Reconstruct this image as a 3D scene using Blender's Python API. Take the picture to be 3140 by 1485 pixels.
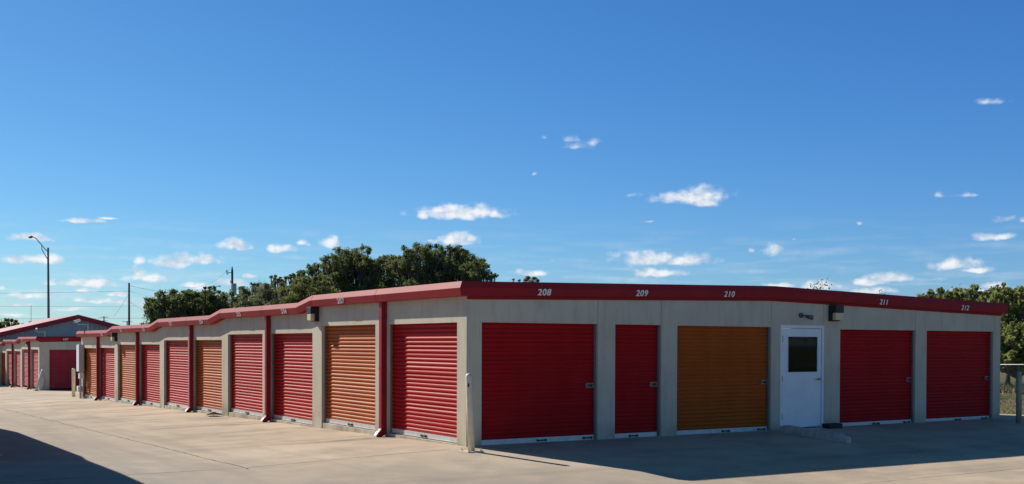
import bpy, bmesh, math, random
import numpy as np
from mathutils import Vector, Matrix
R = math.radians
random.seed(7)
rng = np.random.default_rng(7)
for o in list(bpy.data.objects): bpy.data.objects.remove(o)
scn = bpy.context.scene
col = scn.collection

# ------------------------------------------------------------------ camera
FOC = 3360.6
CAM = Vector((-9.4182, -16.2637, 1.755))
FW = Vector((0.53012151, 0.8478158, -0.0133996))
UP = Vector((0.00413639, 0.01321693, 0.9999041))
RT = Vector((0.8479116, -0.5301261, 0.00349968))
cd = bpy.data.cameras.new("camera")
cam = bpy.data.objects.new("camera", cd); col.objects.link(cam)
cam.matrix_world = Matrix(((RT.x, UP.x, -FW.x, CAM.x), (RT.y, UP.y, -FW.y, CAM.y), (RT.z, UP.z, -FW.z, CAM.z), (0, 0, 0, 1)))
cd.sensor_width = 36; cd.lens = 36 * FOC / 3140
cd.shift_y = (1100.85 - 742.5) / 3140
cd.clip_end = 6000; cd.clip_start = 0.1
scn.camera = cam

def ray(px, py):
    return FW + RT * ((px - 1570) / FOC) - UP * ((py - 1100.85) / FOC)

# ------------------------------------------------------------------ sun, sky, exposure
SUN_AZ, SUN_EL = R(18.7), R(34.1)      # azimuth measured from +Y towards -X
sun_dir = Vector((-math.sin(SUN_AZ) * math.cos(SUN_EL), math.cos(SUN_AZ) * math.cos(SUN_EL), math.sin(SUN_EL)))
sl = bpy.data.lights.new("sun", 'SUN'); sl.energy = 4.8; sl.angle = R(0.53); sl.color = (1.0, 0.93, 0.83)
so = bpy.data.objects.new("sun", sl); col.objects.link(so)
so.rotation_euler = sun_dir.to_track_quat('Z', 'Y').to_euler(); so.location = (0, 0, 50)
EXPOSURE = 0.4
scn.view_settings.view_transform = 'Standard'; scn.view_settings.look = 'None'
scn.view_settings.exposure = EXPOSURE; scn.view_settings.gamma = 1.0
scn.view_settings.use_curve_mapping = False

world = bpy.data.worlds.new("World"); scn.world = world; world.use_nodes = True
wt = world.node_tree; wt.nodes.clear()
def WN(t, **k):
    n = wt.nodes.new(t)
    for a, b in k.items(): setattr(n, a, b)
    return n
def wm(op, a, b=None, c=None, clamp=False):
    n = WN('ShaderNodeMath', operation=op); n.use_clamp = clamp
    for i, v in enumerate((a, b, c)):
        if v is None: continue
        if isinstance(v, (int, float)): n.inputs[i].default_value = v
        else: wt.links.new(v, n.inputs[i])
    return n.outputs[0]
sky = WN('ShaderNodeTexSky'); sky.sky_type = 'NISHITA'; sky.sun_disc = False
sky.sun_elevation = SUN_EL; sky.sun_rotation = -SUN_AZ
sky.altitude = 200; sky.air_density = 1.0; sky.dust_density = 0.25; sky.ozone_density = 2.5
hsv = WN('ShaderNodeHueSaturation'); hsv.inputs['Saturation'].default_value = 1.22; hsv.inputs['Value'].default_value = 1.0
wt.links.new(sky.outputs[0], hsv.inputs['Color'])
skm = WN('ShaderNodeVectorMath', operation='MULTIPLY'); skm.inputs[1].default_value = (.105 * .33, .105 * .485, .105 * .43)   # camera white balance of the blue
wt.links.new(hsv.outputs[0], skm.inputs[0])
tc = WN('ShaderNodeTexCoord'); sep = WN('ShaderNodeSeparateXYZ'); wt.links.new(tc.outputs['Generated'], sep.inputs[0])
az = wm('ARCTAN2', sep.outputs[0], sep.outputs[1])
hl = wm('SQRT', wm('ADD', wm('MULTIPLY', sep.outputs[0], sep.outputs[0]), wm('MULTIPLY', sep.outputs[1], sep.outputs[1])))
te = wm('DIVIDE', sep.outputs[2], wm('MAXIMUM', hl, 0.001))
# paler, milkier blue low down, clear overhead
lowf = wm('SUBTRACT', 1.15, wm('MULTIPLY', te, 1.25), clamp=True)
lowc = WN('ShaderNodeVectorMath', operation='SCALE'); lowc.inputs[0].default_value = (.002, .030, .255); wt.links.new(lowf, lowc.inputs['Scale'])
ska = WN('ShaderNodeVectorMath', operation='ADD'); wt.links.new(skm.outputs[0], ska.inputs[0]); wt.links.new(lowc.outputs[0], ska.inputs[1]); skm = ska
uv = WN('ShaderNodeCombineXYZ'); wt.links.new(az, uv.inputs[0]); wt.links.new(te, uv.inputs[1])
# small fair-weather clouds: centre x, y, half width, half height (as directions seen from the yard)
CL = [(1160,536,115,15),(1125,526,52,13),(1195,530,60,15),(1145,603,60,13),(1160,596,26,12),(1740,495,96,17),(1765,484,50,17),(1775,510,36,12),(1598,488,30,8),(1636,558,22,4),(1640,650,95,18),
(1720,655,85,12),(1655,686,68,11),(1948,629,26,13),(1893,632,11,5),(1340,687,38,8),(1362,343,15,7),(1422,350,28,10),(1500,356,28,11),(1440,370,50,8),(2510,253,42,9),
(2362,490,13,7),(2428,490,34,6),(2528,552,20,8),(2570,556,16,5),(2497,595,45,9),(2400,664,56,14),(2455,679,40,7),(2362,697,36,9),(2235,699,62,12),(2185,708,40,10),(2497,719,32,8),
(2190,733,60,8),(1970,716,44,6),(2060,718,60,10),(2440,735,60,8),(590,614,36,14),(606,624,20,10),(627,624,12,7),(703,627,36,10),(762,612,18,8),(828,609,28,12),(842,602,15,8),(205,553,46,6),
(265,548,24,3),(78,599,50,8),(110,603,26,6),(35,653,38,9),(112,654,44,11),(355,655,12,11),(440,659,50,13),(460,650,28,12),(520,654,40,12),(504,643,14,14),(365,697,62,12),(352,686,26,12),
(10,720,13,7),(205,713,72,9),(230,708,40,8),(70,743,48,7),(300,742,34,6),(215,730,25,5),(500,718,46,8),(590,714,42,9),(560,710,26,9),(628,694,19,5),(395,740,22,6),(45,766,38,4),(235,756,60,5),
(310,762,30,4),(150,776,70,5),(20,790,40,4),(1395,655,10,3),(1080,604,14,4),(1345,435,8,6),(2160,560,8,4),(2000,600,10,4),(1240,540,20,10),(1065,540,16,10),(1180,600,20,9)]
acc = None; vac = None
K = 3140 / 2576.0
THIN = {1362, 1422, 1500, 1440, 2510, 1636, 1345, 2160, 2000, 1395, 2362, 2428, 2528, 2570, 1598}
mapw = WN('ShaderNodeTexNoise'); mapw.inputs['Scale'].default_value = 45; mapw.inputs['Detail'].default_value = 5
wt.links.new(uv.outputs[0], mapw.inputs[0])
wv = WN('ShaderNodeVectorMath', operation='MULTIPLY_ADD'); wt.links.new(mapw.outputs[1], wv.inputs[0]); wv.inputs[1].default_value = (.016, .007, 0); wv.inputs[2].default_value = (-.008, -.0035, 0)
uvw = WN('ShaderNodeVectorMath', operation='ADD'); wt.links.new(uv.outputs[0], uvw.inputs[0]); wt.links.new(wv.outputs[0], uvw.inputs[1])
for (x, y, w, h) in CL:
    d = ray(x * K, (y + .3 * h) * K); a0 = math.atan2(d.x, d.y); t0 = d.z / math.hypot(d.x, d.y)
    sa = w * 1.22 * K / FOC; sh = h * 1.8 * K / FOC
    s = WN('ShaderNodeVectorMath', operation='SUBTRACT'); wt.links.new(uvw.outputs[0], s.inputs[0]); s.inputs[1].default_value = (a0, t0, 0)
    m = WN('ShaderNodeVectorMath', operation='MULTIPLY'); wt.links.new(s.outputs[0], m.inputs[0]); m.inputs[1].default_value = (1 / sa, 1 / sh, 0)
    m2 = WN('ShaderNodeVectorMath', operation='MULTIPLY'); wt.links.new(m.outputs[0], m2.inputs[0]); m2.inputs[1].default_value = (1, 1.9, 0)
    m3 = WN('ShaderNodeVectorMath', operation='MINIMUM'); wt.links.new(m.outputs[0], m3.inputs[0]); wt.links.new(m2.outputs[0], m3.inputs[1])
    l = WN('ShaderNodeVectorMath', operation='LENGTH'); wt.links.new(m3.outputs[0], l.inputs[0])
    lv = l.outputs['Value']
    if x in THIN: lv = wm('MULTIPLY_ADD', lv, .55, .58)
    elif w < 15: lv = wm('MULTIPLY_ADD', lv, .7, .4)
    acc = lv if acc is None else wm('MINIMUM', acc, lv)
mapn = WN('ShaderNodeMapping'); mapn.inputs['Scale'].default_value = (1, 1.25, 1); wt.links.new(uv.outputs[0], mapn.inputs[0])
n1 = WN('ShaderNodeTexNoise'); n1.inputs['Scale'].default_value = 72; n1.inputs['Detail'].default_value = 7; n1.inputs['Roughness'].default_value = .52
n2 = WN('ShaderNodeTexNoise'); n2.inputs['Scale'].default_value = 30; n2.inputs['Detail'].default_value = 4
wt.links.new(mapn.outputs[0], n1.inputs[0]); wt.links.new(mapn.outputs[0], n2.inputs[0])
dens = wm('ADD', wm('SUBTRACT', 1.02, acc), wm('MULTIPLY', wm('SUBTRACT', n1.outputs[0], .5), 1.45))
mr = WN('ShaderNodeMapRange'); mr.interpolation_type = 'SMOOTHSTEP'
wt.links.new(dens, mr.inputs[0]); mr.inputs[1].default_value = .0; mr.inputs[2].default_value = .85; mr.inputs[3].default_value = 0; mr.inputs[4].default_value = .93
# faint streaks of thin cloud low over the horizon
st = WN('ShaderNodeTexNoise'); st.inputs['Scale'].default_value = 14; st.inputs['Detail'].default_value = 6
mp2 = WN('ShaderNodeMapping'); mp2.inputs['Scale'].default_value = (1, 9, 1); wt.links.new(uv.outputs[0], mp2.inputs[0]); wt.links.new(mp2.outputs[0], st.inputs[0])
stm = wm('MULTIPLY', wm('MULTIPLY', wm('SUBTRACT', st.outputs[0], .47, clamp=True), 4.5, clamp=True), wm('MULTIPLY', wm('SUBTRACT', .115, te), 8.0, clamp=True), clamp=True)
alpha = wm('MAXIMUM', mr.outputs[0], wm('MULTIPLY', stm, .55))
ccol = WN('ShaderNodeMixRGB'); ccol.inputs[1].default_value = (.46, .52, .60, 1); ccol.inputs[2].default_value = (.70, .72, .74, 1)
off = WN('ShaderNodeVectorMath', operation='ADD'); wt.links.new(mapn.outputs[0], off.inputs[0]); off.inputs[1].default_value = (-.003, .0055, 0)
n3 = WN('ShaderNodeTexNoise'); n3.inputs['Scale'].default_value = 72; n3.inputs['Detail'].default_value = 7; n3.inputs['Roughness'].default_value = .52; wt.links.new(off.outputs[0], n3.inputs[0])
shd = wm('ADD', wm('MULTIPLY', wm('SUBTRACT', n1.outputs[0], n3.outputs[0]), 3.2), wm('ADD', .52, wm('MULTIPLY', wm('SUBTRACT', n2.outputs[0], .5), 1.5)), clamp=True)
wt.links.new(shd, ccol.inputs[0])
mix = WN('ShaderNodeMixRGB'); wt.links.new(alpha, mix.inputs[0]); wt.links.new(skm.outputs[0], mix.inputs[1]); wt.links.new(ccol.outputs[0], mix.inputs[2])
bg = WN('ShaderNodeBackground'); bg.inputs[1].default_value = 1.0; wt.links.new(mix.outputs[0], bg.inputs[0])
wo = WN('ShaderNodeOutputWorld'); wt.links.new(bg.outputs[0], wo.inputs[0])

# ------------------------------------------------------------------ materials
class NT:
    def __init__(s, name):
        s.m = bpy.data.materials.new(name); s.m.use_nodes = True; s.t = s.m.node_tree
        s.b = s.t.nodes['Principled BSDF']
    def n(s, t, **k):
        x = s.t.nodes.new(t)
        for a, b in k.items(): setattr(x, a, b)
        return x
    def l(s, a, b): s.t.links.new(a, b)
    def math(s, op, a, b=None, clamp=False):
        x = s.n('ShaderNodeMath', operation=op); x.use_clamp = clamp
        for i, v in enumerate((a, b)):
            if v is None: continue
            if isinstance(v, (int, float)): x.inputs[i].default_value = v
            else: s.l(v, x.inputs[i])
        return x.outputs[0]
    def noise(s, scale, detail=4, rough=.55, vec=None, stretch=None, coord='Object'):
        t = s.n('ShaderNodeTexCoord'); v = t.outputs[coord] if vec is None else vec
        if stretch:
            mp = s.n('ShaderNodeMapping'); mp.inputs['Scale'].default_value = stretch; s.l(v, mp.inputs[0]); v = mp.outputs[0]
        x = s.n('ShaderNodeTexNoise'); x.inputs['Scale'].default_value = scale; x.inputs['Detail'].default_value = detail; x.inputs['Roughness'].default_value = rough
        s.l(v, x.inputs[0]); return x.outputs[0]
    def mix(s, f, a, b, mode='MIX'):
        x = s.n('ShaderNodeMixRGB', blend_type=mode)
        for i, v in enumerate((f, a, b)):
            if isinstance(v, (int, float)): x.inputs[i].default_value = v
            elif isinstance(v, tuple): x.inputs[i].default_value = (*v, 1)
            else: s.l(v, x.inputs[i])
        return x.outputs[0]
    def ramp(s, f, lo, hi):
        x = s.n('ShaderNodeMapRange'); s.l(f, x.inputs[0]); x.inputs[1].default_value = lo; x.inputs[2].default_value = hi; return x.outputs[0]
    def bump(s, h, strength, dist=.01):
        x = s.n('ShaderNodeBump'); x.inputs['Strength'].default_value = strength; x.inputs['Distance'].default_value = dist; s.l(h, x.inputs['Height']); s.l(x.outputs[0], s.b.inputs['Normal'])
def simple(name, c, rough=.6, metal=0, var=.15, scale=6, bump=0, spec=.5, stretch=None, detail=4):
    t = NT(name); f = t.noise(scale, detail, stretch=stretch)
    dark = tuple(v * (1 - var) for v in c); lite = tuple(min(1, v * (1 + var)) for v in c)
    t.l(t.mix(t.ramp(f, .3, .7), dark, lite), t.b.inputs['Base Color'])
    t.b.inputs['Roughness'].default_value = rough; t.b.inputs['Metallic'].default_value = metal; t.b.inputs['Specular IOR Level'].default_value = spec
    if bump: t.bump(t.noise(scale * 8, 5), bump)
    return t.m
M = {}
def door_mat(name, c, fade):
    t = NT(name)
    n = t.noise(3.0, 5, stretch=(1, 1, .35)); n2 = t.noise(22, 4, stretch=(1, 1, 3))
    c2 = tuple(v * .72 for v in c)
    cc = t.mix(t.ramp(n, .3, .75), c, fade); cc = t.mix(t.math('MULTIPLY', t.ramp(n2, .45, .75), .35), cc, c2)
    t.l(cc, t.b.inputs['Base Color']); t.b.inputs['Roughness'].default_value = .5; t.b.inputs['Specular IOR Level'].default_value = .12
    t.bump(t.noise(9, 2), .05, .02)
    return t.m
M['red_door'] = door_mat('red_door_paint', (.37, .006, .007), (.42, .012, .014))
M['orange_door'] = door_mat('orange_door_paint', (.38, .076, .007), (.43, .100, .014))
M['far_red'] = door_mat('faded_red_paint', (.36, .03, .045), (.42, .05, .07))
M['trim'] = simple('red_trim_paint', (.285, .013, .020), .6, var=.10, scale=2, spec=.2)
M['spout'] = simple('dark_red_spout_paint', (.26, .010, .020), .5, var=.12, scale=5, spec=.3)
def wall_mat():
    t = NT('textured_wall_panel')
    a = t.noise(1.1, 5); b = t.noise(60, 3, .7); c = t.noise(7, 5, stretch=(1, 1, .25))
    base = t.mix(t.ramp(a, .3, .7), (.54, .49, .375), (.63, .575, .45))
    base = t.mix(t.math('MULTIPLY', t.ramp(c, .48, .72), .42), base, (.37, .33, .25))
    base = t.mix(t.math('MULTIPLY', t.ramp(b, .35, .7), .22), base, (.27, .25, .21))
    sx = t.n('ShaderNodeSeparateXYZ'); tcn = t.n('ShaderNodeTexCoord'); t.l(tcn.outputs['Object'], sx.inputs[0])
    low = t.math('MULTIPLY', t.ramp(sx.outputs[2], .34, -.04), t.ramp(t.noise(3, 5), .35, .7), True)
    base = t.mix(t.math('MULTIPLY', low, .85), base, (.24, .20, .15))
    t.l(base, t.b.inputs['Base Color']); t.b.inputs['Roughness'].default_value = .9; t.b.inputs['Specular IOR Level'].default_value = .2
    t.bump(t.noise(140, 4, .7), .35, .004)
    return t.m
M['wall'] = wall_mat()
M['guide'] = simple('dull_guide_rail', (.16, .15, .14), .6, .2, .1, 6)
M['joint'] = simple('dark_joint_sealant', (.11, .10, .085), .9)
M['bar'] = simple('aluminium_bottom_bar', (.60, .60, .58), .45, .2, .12, 9)
M['rubber'] = simple('black_rubber', (.012, .012, .014), .7)
M['steel'] = simple('galvanised_steel', (.45, .45, .44), .4, .8, .15, 20)
M['latch'] = simple('worn_zinc_latch', (.20, .19, .17), .45, .6, .4, 30)
M['roofing'] = simple('pale_metal_roofing', (.55, .55, .53), .4, .5, .1, 3)
M['white'] = simple('white_paint', (.74, .76, .78), .5, var=.05, scale=4)
M['cream'] = simple('cream_bollard_paint', (.66, .58, .42), .5, var=.10, scale=9)
M['black'] = simple('black_housing', (.012, .012, .013), .5)
M['lens'] = simple('yellowed_lamp_lens', (.62, .55, .33), .25, var=.12, scale=14)
M['number'] = simple('white_number_vinyl', (.80, .80, .80), .5, var=.04)
M['grey'] = simple('grey_enamel', (.42, .43, .44), .5, var=.1)
M['splash'] = simple('pale_splash_block', (.62, .60, .54), .9, var=.1)
M['stop'] = simple('weathered_concrete', (.46, .44, .39), .95, var=.25, scale=7, bump=.5)
M['siding'] = None
M['wood'] = simple('dark_creosote_timber', (.045, .035, .028), .85, var=.3, scale=5, stretch=(6, 6, .5))
M['polem'] = simple('grey_green_lamp_pole', (.10, .12, .12), .5, .3)
M['wire'] = simple('black_cable', (.03, .03, .03), .6)
M['rust'] = simple('rusty_brown_scrap', (.032, .013, .007), 1.0, var=.4, scale=12, spec=.05)
M['bark'] = simple('grey_brown_bark', (.085, .068, .052), .95, var=.35, scale=5, bump=.6)
t = NT('dark_window_glass'); t.b.inputs['Base Color'].default_value = (.006, .008, .008, 1); t.b.inputs['Roughness'].default_value = .03; t.b.inputs['Specular IOR Level'].default_value = .16; M['glass'] = t.m
def siding():
    t = NT('ribbed_grey_siding')
    tcn = t.n('ShaderNodeTexCoord'); w = t.n('ShaderNodeTexWave'); w.bands_direction = 'X'; w.inputs['Scale'].default_value = 1.05; w.inputs['Distortion'].default_value = 0
    t.l(tcn.outputs['Object'], w.inputs[0])
    t.l(t.mix(t.ramp(t.noise(1.5), .3, .7), (.33, .335, .31), (.39, .395, .365)), t.b.inputs['Base Color']); t.b.inputs['Roughness'].default_value = .5
    t.bump(w.outputs[1], .9, .05); return t.m
M['siding'] = siding()
M['roofred'] = simple('faded_red_roof_panel', (.33, .055, .065), .5, var=.12, scale=1)
def leaf_mat(name, c1, c2, c3):
    t = NT(name); f = t.noise(.8, 4); g = t.noise(14, 3, .6)
    cc = t.mix(t.ramp(f, .35, .65), c1, c2); cc = t.mix(t.ramp(g, .45, .8), cc, c3)
    t.l(cc, t.b.inputs['Base Color']); t.b.inputs['Roughness'].default_value = .6; t.b.inputs['Specular IOR Level'].default_value = .25
    tr = t.n('ShaderNodeBsdfTranslucent'); t.l(cc, tr.inputs[0]); mx = t.n('ShaderNodeMixShader'); mx.inputs[0].default_value = .48
    out = t.t.nodes['Material Output']; t.l(t.b.outputs[0], mx.inputs[1]); t.l(tr.outputs[0], mx.inputs[2]); t.l(mx.outputs[0], out.inputs[0])
    return t.m
M['oak'] = leaf_mat('dark_oak_leaves', (.12, .18, .048), (.175, .21, .068), (.26, .22, .11))
M['oak2'] = leaf_mat('olive_oak_leaves', (.15, .19, .040), (.22, .23, .060), (.26, .24, .09))
M['elm'] = leaf_mat('grey_green_leaves', (.14, .185, .085), (.20, .23, .11), (.26, .24, .14))
M['mesq'] = leaf_mat('light_mesquite_leaves', (.19, .235, .065), (.29, .31, .095), (.36, .34, .15))

def concrete():
    t = NT('stained_yard_concrete')
    g = t.n('ShaderNodeNewGeometry'); s = t.n('ShaderNodeSeparateXYZ'); t.l(g.outputs['Position'], s.inputs[0]); x, y = s.outputs[0], s.outputs[1]
    P = g.outputs['Position']
    n_big = t.noise(.22, 5, .6, vec=P); n_mid = t.noise(1.3, 6, .62, vec=P); n_f = t.noise(38, 4, .7, vec=P); n_g = t.noise(180, 2, .8, vec=P)
    base = t.mix(t.ramp(n_big, .32, .68), (.43, .338, .24), (.585, .462, .335))
    base = t.mix(t.math('MULTIPLY', t.ramp(n_mid, .42, .72), .5), base, (.31, .265, .215))
    base = t.mix(t.math('MULTIPLY', t.ramp(n_f, .4, .75), .22), base, (.30, .26, .21))
    base = t.mix(t.math('MULTIPLY', t.ramp(n_g, .55, .8), .25), base, (.22, .19, .16))
    patch = t.noise(.55, 6, .68, vec=P)
    base = t.mix(t.math('MULTIPLY', t.ramp(patch, .50, .62), .40), base, (.255, .215, .17))
    patch2 = t.noise(.33, 7, .7, vec=P, stretch=(1, .55, 1))
    base = t.mix(t.math('MULTIPLY', t.ramp(patch2, .54, .66), .38), base, (.58, .47, .35))
    # grey worn drive lane in the middle of the aisle and the foreground (tyre film), soft and patchy
    lane = t.ramp(t.math('ADD', x, t.math('MULTIPLY', n_mid, 2.2)), -1.9, -4.2)
    fore = t.ramp(t.math('ADD', y, t.math('MULTIPLY', n_big, 3.0)), 1.6, -3.0)
    notfar = t.ramp(y, -6.2, -5.2); left = t.ramp(x, 3.0, -1.0)
    lf = t.math('MAXIMUM', lane, t.math('MULTIPLY', t.math('MULTIPLY', fore, left), notfar))
    base = t.mix(t.math('MULTIPLY', t.math('MULTIPLY', lf, t.ramp(n_mid, .15, .5)), .82), base, (.295, .262, .218))
    drag = t.noise(1.1, 5, .6, vec=P, stretch=(1.5, .10, 1))
    base = t.mix(t.math('MULTIPLY', t.math('MULTIPLY', t.ramp(drag, .48, .66), t.ramp(x, -1.6, -3.2)), .32), base, (.19, .17, .15))
    drag2 = t.noise(.8, 5, .6, vec=P, stretch=(.10, 1.4, 1))
    base = t.mix(t.math('MULTIPLY', t.math('MULTIPLY', t.ramp(drag2, .50, .66), t.ramp(y, .4, -1.2)), .36), base, (.20, .175, .15))
    # run-off streaks below each downspout and post, across the apron
    for per, off, w, amt in ((6.62, 2.7, .38, .85), (3.31, .1, .24, .55), (6.62, 5.6, .6, .4)):
        wob = t.math('MULTIPLY', t.math('SUBTRACT', t.noise(.7, 3, vec=P), .5), 1.4)
        yy = t.math('ADD', t.math('ADD', y, t.math('MULTIPLY', x, .16)), wob)
        md = t.math('FLOORED_MODULO', t.math('SUBTRACT', yy, off - per / 2), per)
        ab = t.math('ABSOLUTE', t.math('SUBTRACT', md, per / 2))
        band = t.ramp(ab, w, 0.02)
        ext = t.math('MULTIPLY', t.ramp(x, -.1, -.25), t.ramp(t.math('ADD', x, t.math('MULTIPLY', n_big, 2.0)), -3.4, -1.2))
        pos = t.ramp(y, .6, 1.4)
        f = t.math('MULTIPLY', t.math('MULTIPLY', band, ext), t.math('MULTIPLY', pos, t.ramp(n_mid, .25, .6)))
        base = t.mix(t.math('MULTIPLY', f, amt), base, (.17, .14, .115))
    # joints sawn into the slab
    def line(c, at, w, wob=.05, sc=1.4):
        ww = t.math('MULTIPLY', t.math('SUBTRACT', t.noise(sc, 4, vec=P), .5), wob)
        return t.math('LESS_THAN', t.math('ABSOLUTE', t.math('SUBTRACT', t.math('ADD', c, ww), at)), w)
    j1 = t.math('MULTIPLY', line(x, -4.15, .014, .22, .8), t.math('GREATER_THAN', y, -.5))
    j2 = t.math('MULTIPLY', line(t.math('SUBTRACT', y, t.math('MULTIPLY', x, .02)), -.22, .014, .12, .8), t.math('LESS_THAN', x, -.6))
    j3 = t.math('MULTIPLY', line(y, -5.55, .012, .10), t.math('GREATER_THAN', x, .6))
    j4 = t.math('MULTIPLY', line(t.math('FLOORED_MODULO', t.math('SUBTRACT', y, 3), 6.6), .5, .008), t.math('LESS_THAN', x, -4.15))
    j5 = t.math('MULTIPLY', line(t.math('FLOORED_MODULO', t.math('SUBTRACT', x, .5), 6.0), 3.0, .007), t.math('LESS_THAN', y, -5.55))
    jj = t.math('MAXIMUM', t.math('MAXIMUM', j1, j2), t.math('MAXIMUM', j3, t.math('MULTIPLY', t.math('MAXIMUM', j4, j5), .4)))
    gate = t.ramp(t.noise(2.2, 3, vec=P), .3, .5)
    jf = t.math('MULTIPLY', jj, t.math('ADD', t.math('MULTIPLY', gate, .6), .4))
    base = t.mix(jf, base, (.045, .04, .035))
    # hairline cracks, only here and there
    v = t.n('ShaderNodeTexVoronoi'); v.feature = 'DISTANCE_TO_EDGE'; v.inputs['Scale'].default_value = .33
    mm = t.mix(.16, P, t.n('ShaderNodeTexNoise').outputs[1]); t.l(P, v.inputs['Vector'])
    dn = t.n('ShaderNodeTexNoise'); dn.inputs['Scale'].default_value = 2.0; dn.inputs['Detail'].default_value = 6; t.l(P, dn.inputs[0])
    va = t.n('ShaderNodeVectorMath', operation='ADD'); t.l(P, va.inputs[0]); t.l(dn.outputs[1], va.inputs[1]); t.l(va.outputs[0], v.inputs['Vector'])
    cr = t.math('MULTIPLY', t.math('LESS_THAN', v.outputs['Distance'], .0035), t.ramp(t.noise(.35, 2, vec=P), .56, .64))
    base = t.mix(t.math('MULTIPLY', cr, .6), base, (.10, .09, .08))
    # old oil drips
    ov_ = t.n('ShaderNodeTexVoronoi'); ov_.inputs['Scale'].default_value = .42; t.l(va.outputs[0], ov_.inputs['Vector'])
    of = t.math('MULTIPLY', t.ramp(ov_.outputs['Distance'], .26, .05), t.ramp(t.noise(.5, 2, vec=P), .50, .62))
    base = t.mix(t.math('MULTIPLY', of, .38), base, (.14, .12, .10))
    # scattered small dark spots
    sp = t.n('ShaderNodeTexVoronoi'); sp.inputs['Scale'].default_value = .9; t.l(P, sp.inputs['Vector'])
    spf = t.math('MULTIPLY', t.math('LESS_THAN', sp.outputs['Distance'], t.math('MULTIPLY', t.ramp(t.noise(.9, 2, vec=P), .5, .8), .09)), .75)
    base = t.mix(spf, base, (.08, .07, .06))
    t.l(base, t.b.inputs['Base Color']); t.b.inputs['Roughness'].default_value = .92; t.b.inputs['Specular IOR Level'].default_value = .25
    hgt = t.math('SUBTRACT', t.math('MULTIPLY', n_f, .6), t.math('MULTIPLY', jf, 3))
    t.bump(hgt, .5, .006)
    return t.m
M['concrete'] = concrete()
def field():
    t = NT('dry_field_grass'); g = t.n('ShaderNodeNewGeometry'); P = g.outputs['Position']
    a = t.noise(.13, 5, vec=P); b = t.noise(2.5, 6, .7, vec=P)
    c = t.mix(t.ramp(a, .42, .58), (.13, .16, .05), (.24, .155, .10)); c = t.mix(t.ramp(b, .35, .75), c, (.10, .11, .04))
    t.l(c, t.b.inputs['Base Color']); t.b.inputs['Roughness'].default_value = 1; t.b.inputs['Specular IOR Level'].default_value = .1
    t.bump(t.noise(9, 6, .8, vec=P), 1.0, .08); return t.m
M['field'] = field()
def grassm():
    t = NT('grass_blades'); g = t.n('ShaderNodeNewGeometry'); P = g.outputs['Position']
    c = t.mix(t.ramp(t.noise(.5, 4, vec=P), .38, .62), (.12, .15, .05), (.26, .21, .11))
    t.l(c, t.b.inputs['Base Color']); t.b.inputs['Roughness'].default_value = .8; return t.m
M['grass'] = grassm()

# ------------------------------------------------------------------ helpers
def link(o, parent=None):
    col.objects.link(o)
    if parent: o.parent = parent
    return o
def tag(o, label=None, cat=None, group=None, kind=None):
    if label: o['label'] = label
    if cat: o['category'] = cat
    if group: o['group'] = group
    if kind: o['kind'] = kind
    return o
def empty(name, loc=(0, 0, 0), rz=0):
    o = bpy.data.objects.new(name, None); o.empty_display_size = .3; col.objects.link(o); o.location = loc; o.rotation_euler = (0, 0, rz); return o
class MB:
    def __init__(s, xf=None): s.v = []; s.f = []; s.xf = xf
    def add(s, vs, fs):
        b = len(s.v); s.v += [Vector(v) for v in vs]; s.f += [tuple(b + i for i in f) for f in fs]; return s
    def box(s, x0, x1, y0, y1, z0, z1):
        return s.add([(x0,y0,z0),(x1,y0,z0),(x1,y1,z0),(x0,y1,z0),(x0,y0,z1),(x1,y0,z1),(x1,y1,z1),(x0,y1,z1)],
                     [(0,3,2,1),(4,5,6,7),(0,1,5,4),(1,2,6,5),(2,3,7,6),(3,0,4,7)])
    def prism(s, poly, o, vec):      # poly: 3D points, extruded by vec
        n = len(poly); vs = [Vector(p) for p in poly]; vec = Vector(vec); vs2 = [p + vec for p in vs]
        return s.add(vs + vs2, [tuple(range(n))[::-1], tuple(range(n, 2 * n))] + [(i, (i + 1) % n, n + (i + 1) % n, n + i) for i in range(n)])
    def tube(s, pts, r, n=8, cap=True):
        pts = [Vector(p) for p in pts]; rs = r if isinstance(r, (list, tuple)) else [r] * len(pts)
        b = len(s.v); ref = Vector((0, 0, 1))
        for i, p in enumerate(pts):
            d = (pts[min(i + 1, len(pts) - 1)] - pts[max(i - 1, 0)]).normalized()
            q = d.cross(ref)
            if q.length < .05: q = d.cross(Vector((1, 0, 0)))
            q.normalize(); w = d.cross(q)
            for k in range(n):
                a = 2 * math.pi * k / n; s.v.append(p + (q * math.cos(a) + w * math.sin(a)) * rs[i])
        for i in range(len(pts) - 1):
            for k in range(n):
                s.f.append((b + i * n + k, b + i * n + (k + 1) % n, b + (i + 1) * n + (k + 1) % n, b + (i + 1) * n + k))
        if cap: s.f.append(tuple(b + k for k in range(n))[::-1]); s.f.append(tuple(b + (len(pts) - 1) * n + k for k in range(n)))
        return s
    def build(s, name, mat, parent=None, smooth=False, bevel=0, pmat=None):
        me = bpy.data.meshes.new(name)
        vs = [s.xf(v) for v in s.v] if s.xf else s.v
        if parent is not None:
            inv = parent.matrix_basis.inverted() if pmat is None else pmat
            vs = [inv @ Vector(v) for v in vs]
        me.from_pydata([tuple(v) for v in vs], [], s.f); me.update()
        bm = bmesh.new(); bm.from_mesh(me)
        bmesh.ops.recalc_face_normals(bm, faces=bm.faces)
        if bevel:
            ed = [e for e in bm.edges if len(e.link_faces) == 2 and e.calc_face_angle(0) > .5]
            bmesh.ops.bevel(bm, geom=ed, offset=bevel, segments=2, affect='EDGES', profile=.6)
        bm.to_mesh(me); bm.free()
        if smooth:
            me.polygons.foreach_set('use_smooth', [True] * len(me.polygons))
        me.materials.append(mat)
        o = bpy.data.objects.new(name, me); link(o, parent)
        return o
# all parts are authored in world space; parents hold no rotation, so a part's vertices are simply made relative
def relative(root, o):
    return o

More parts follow.
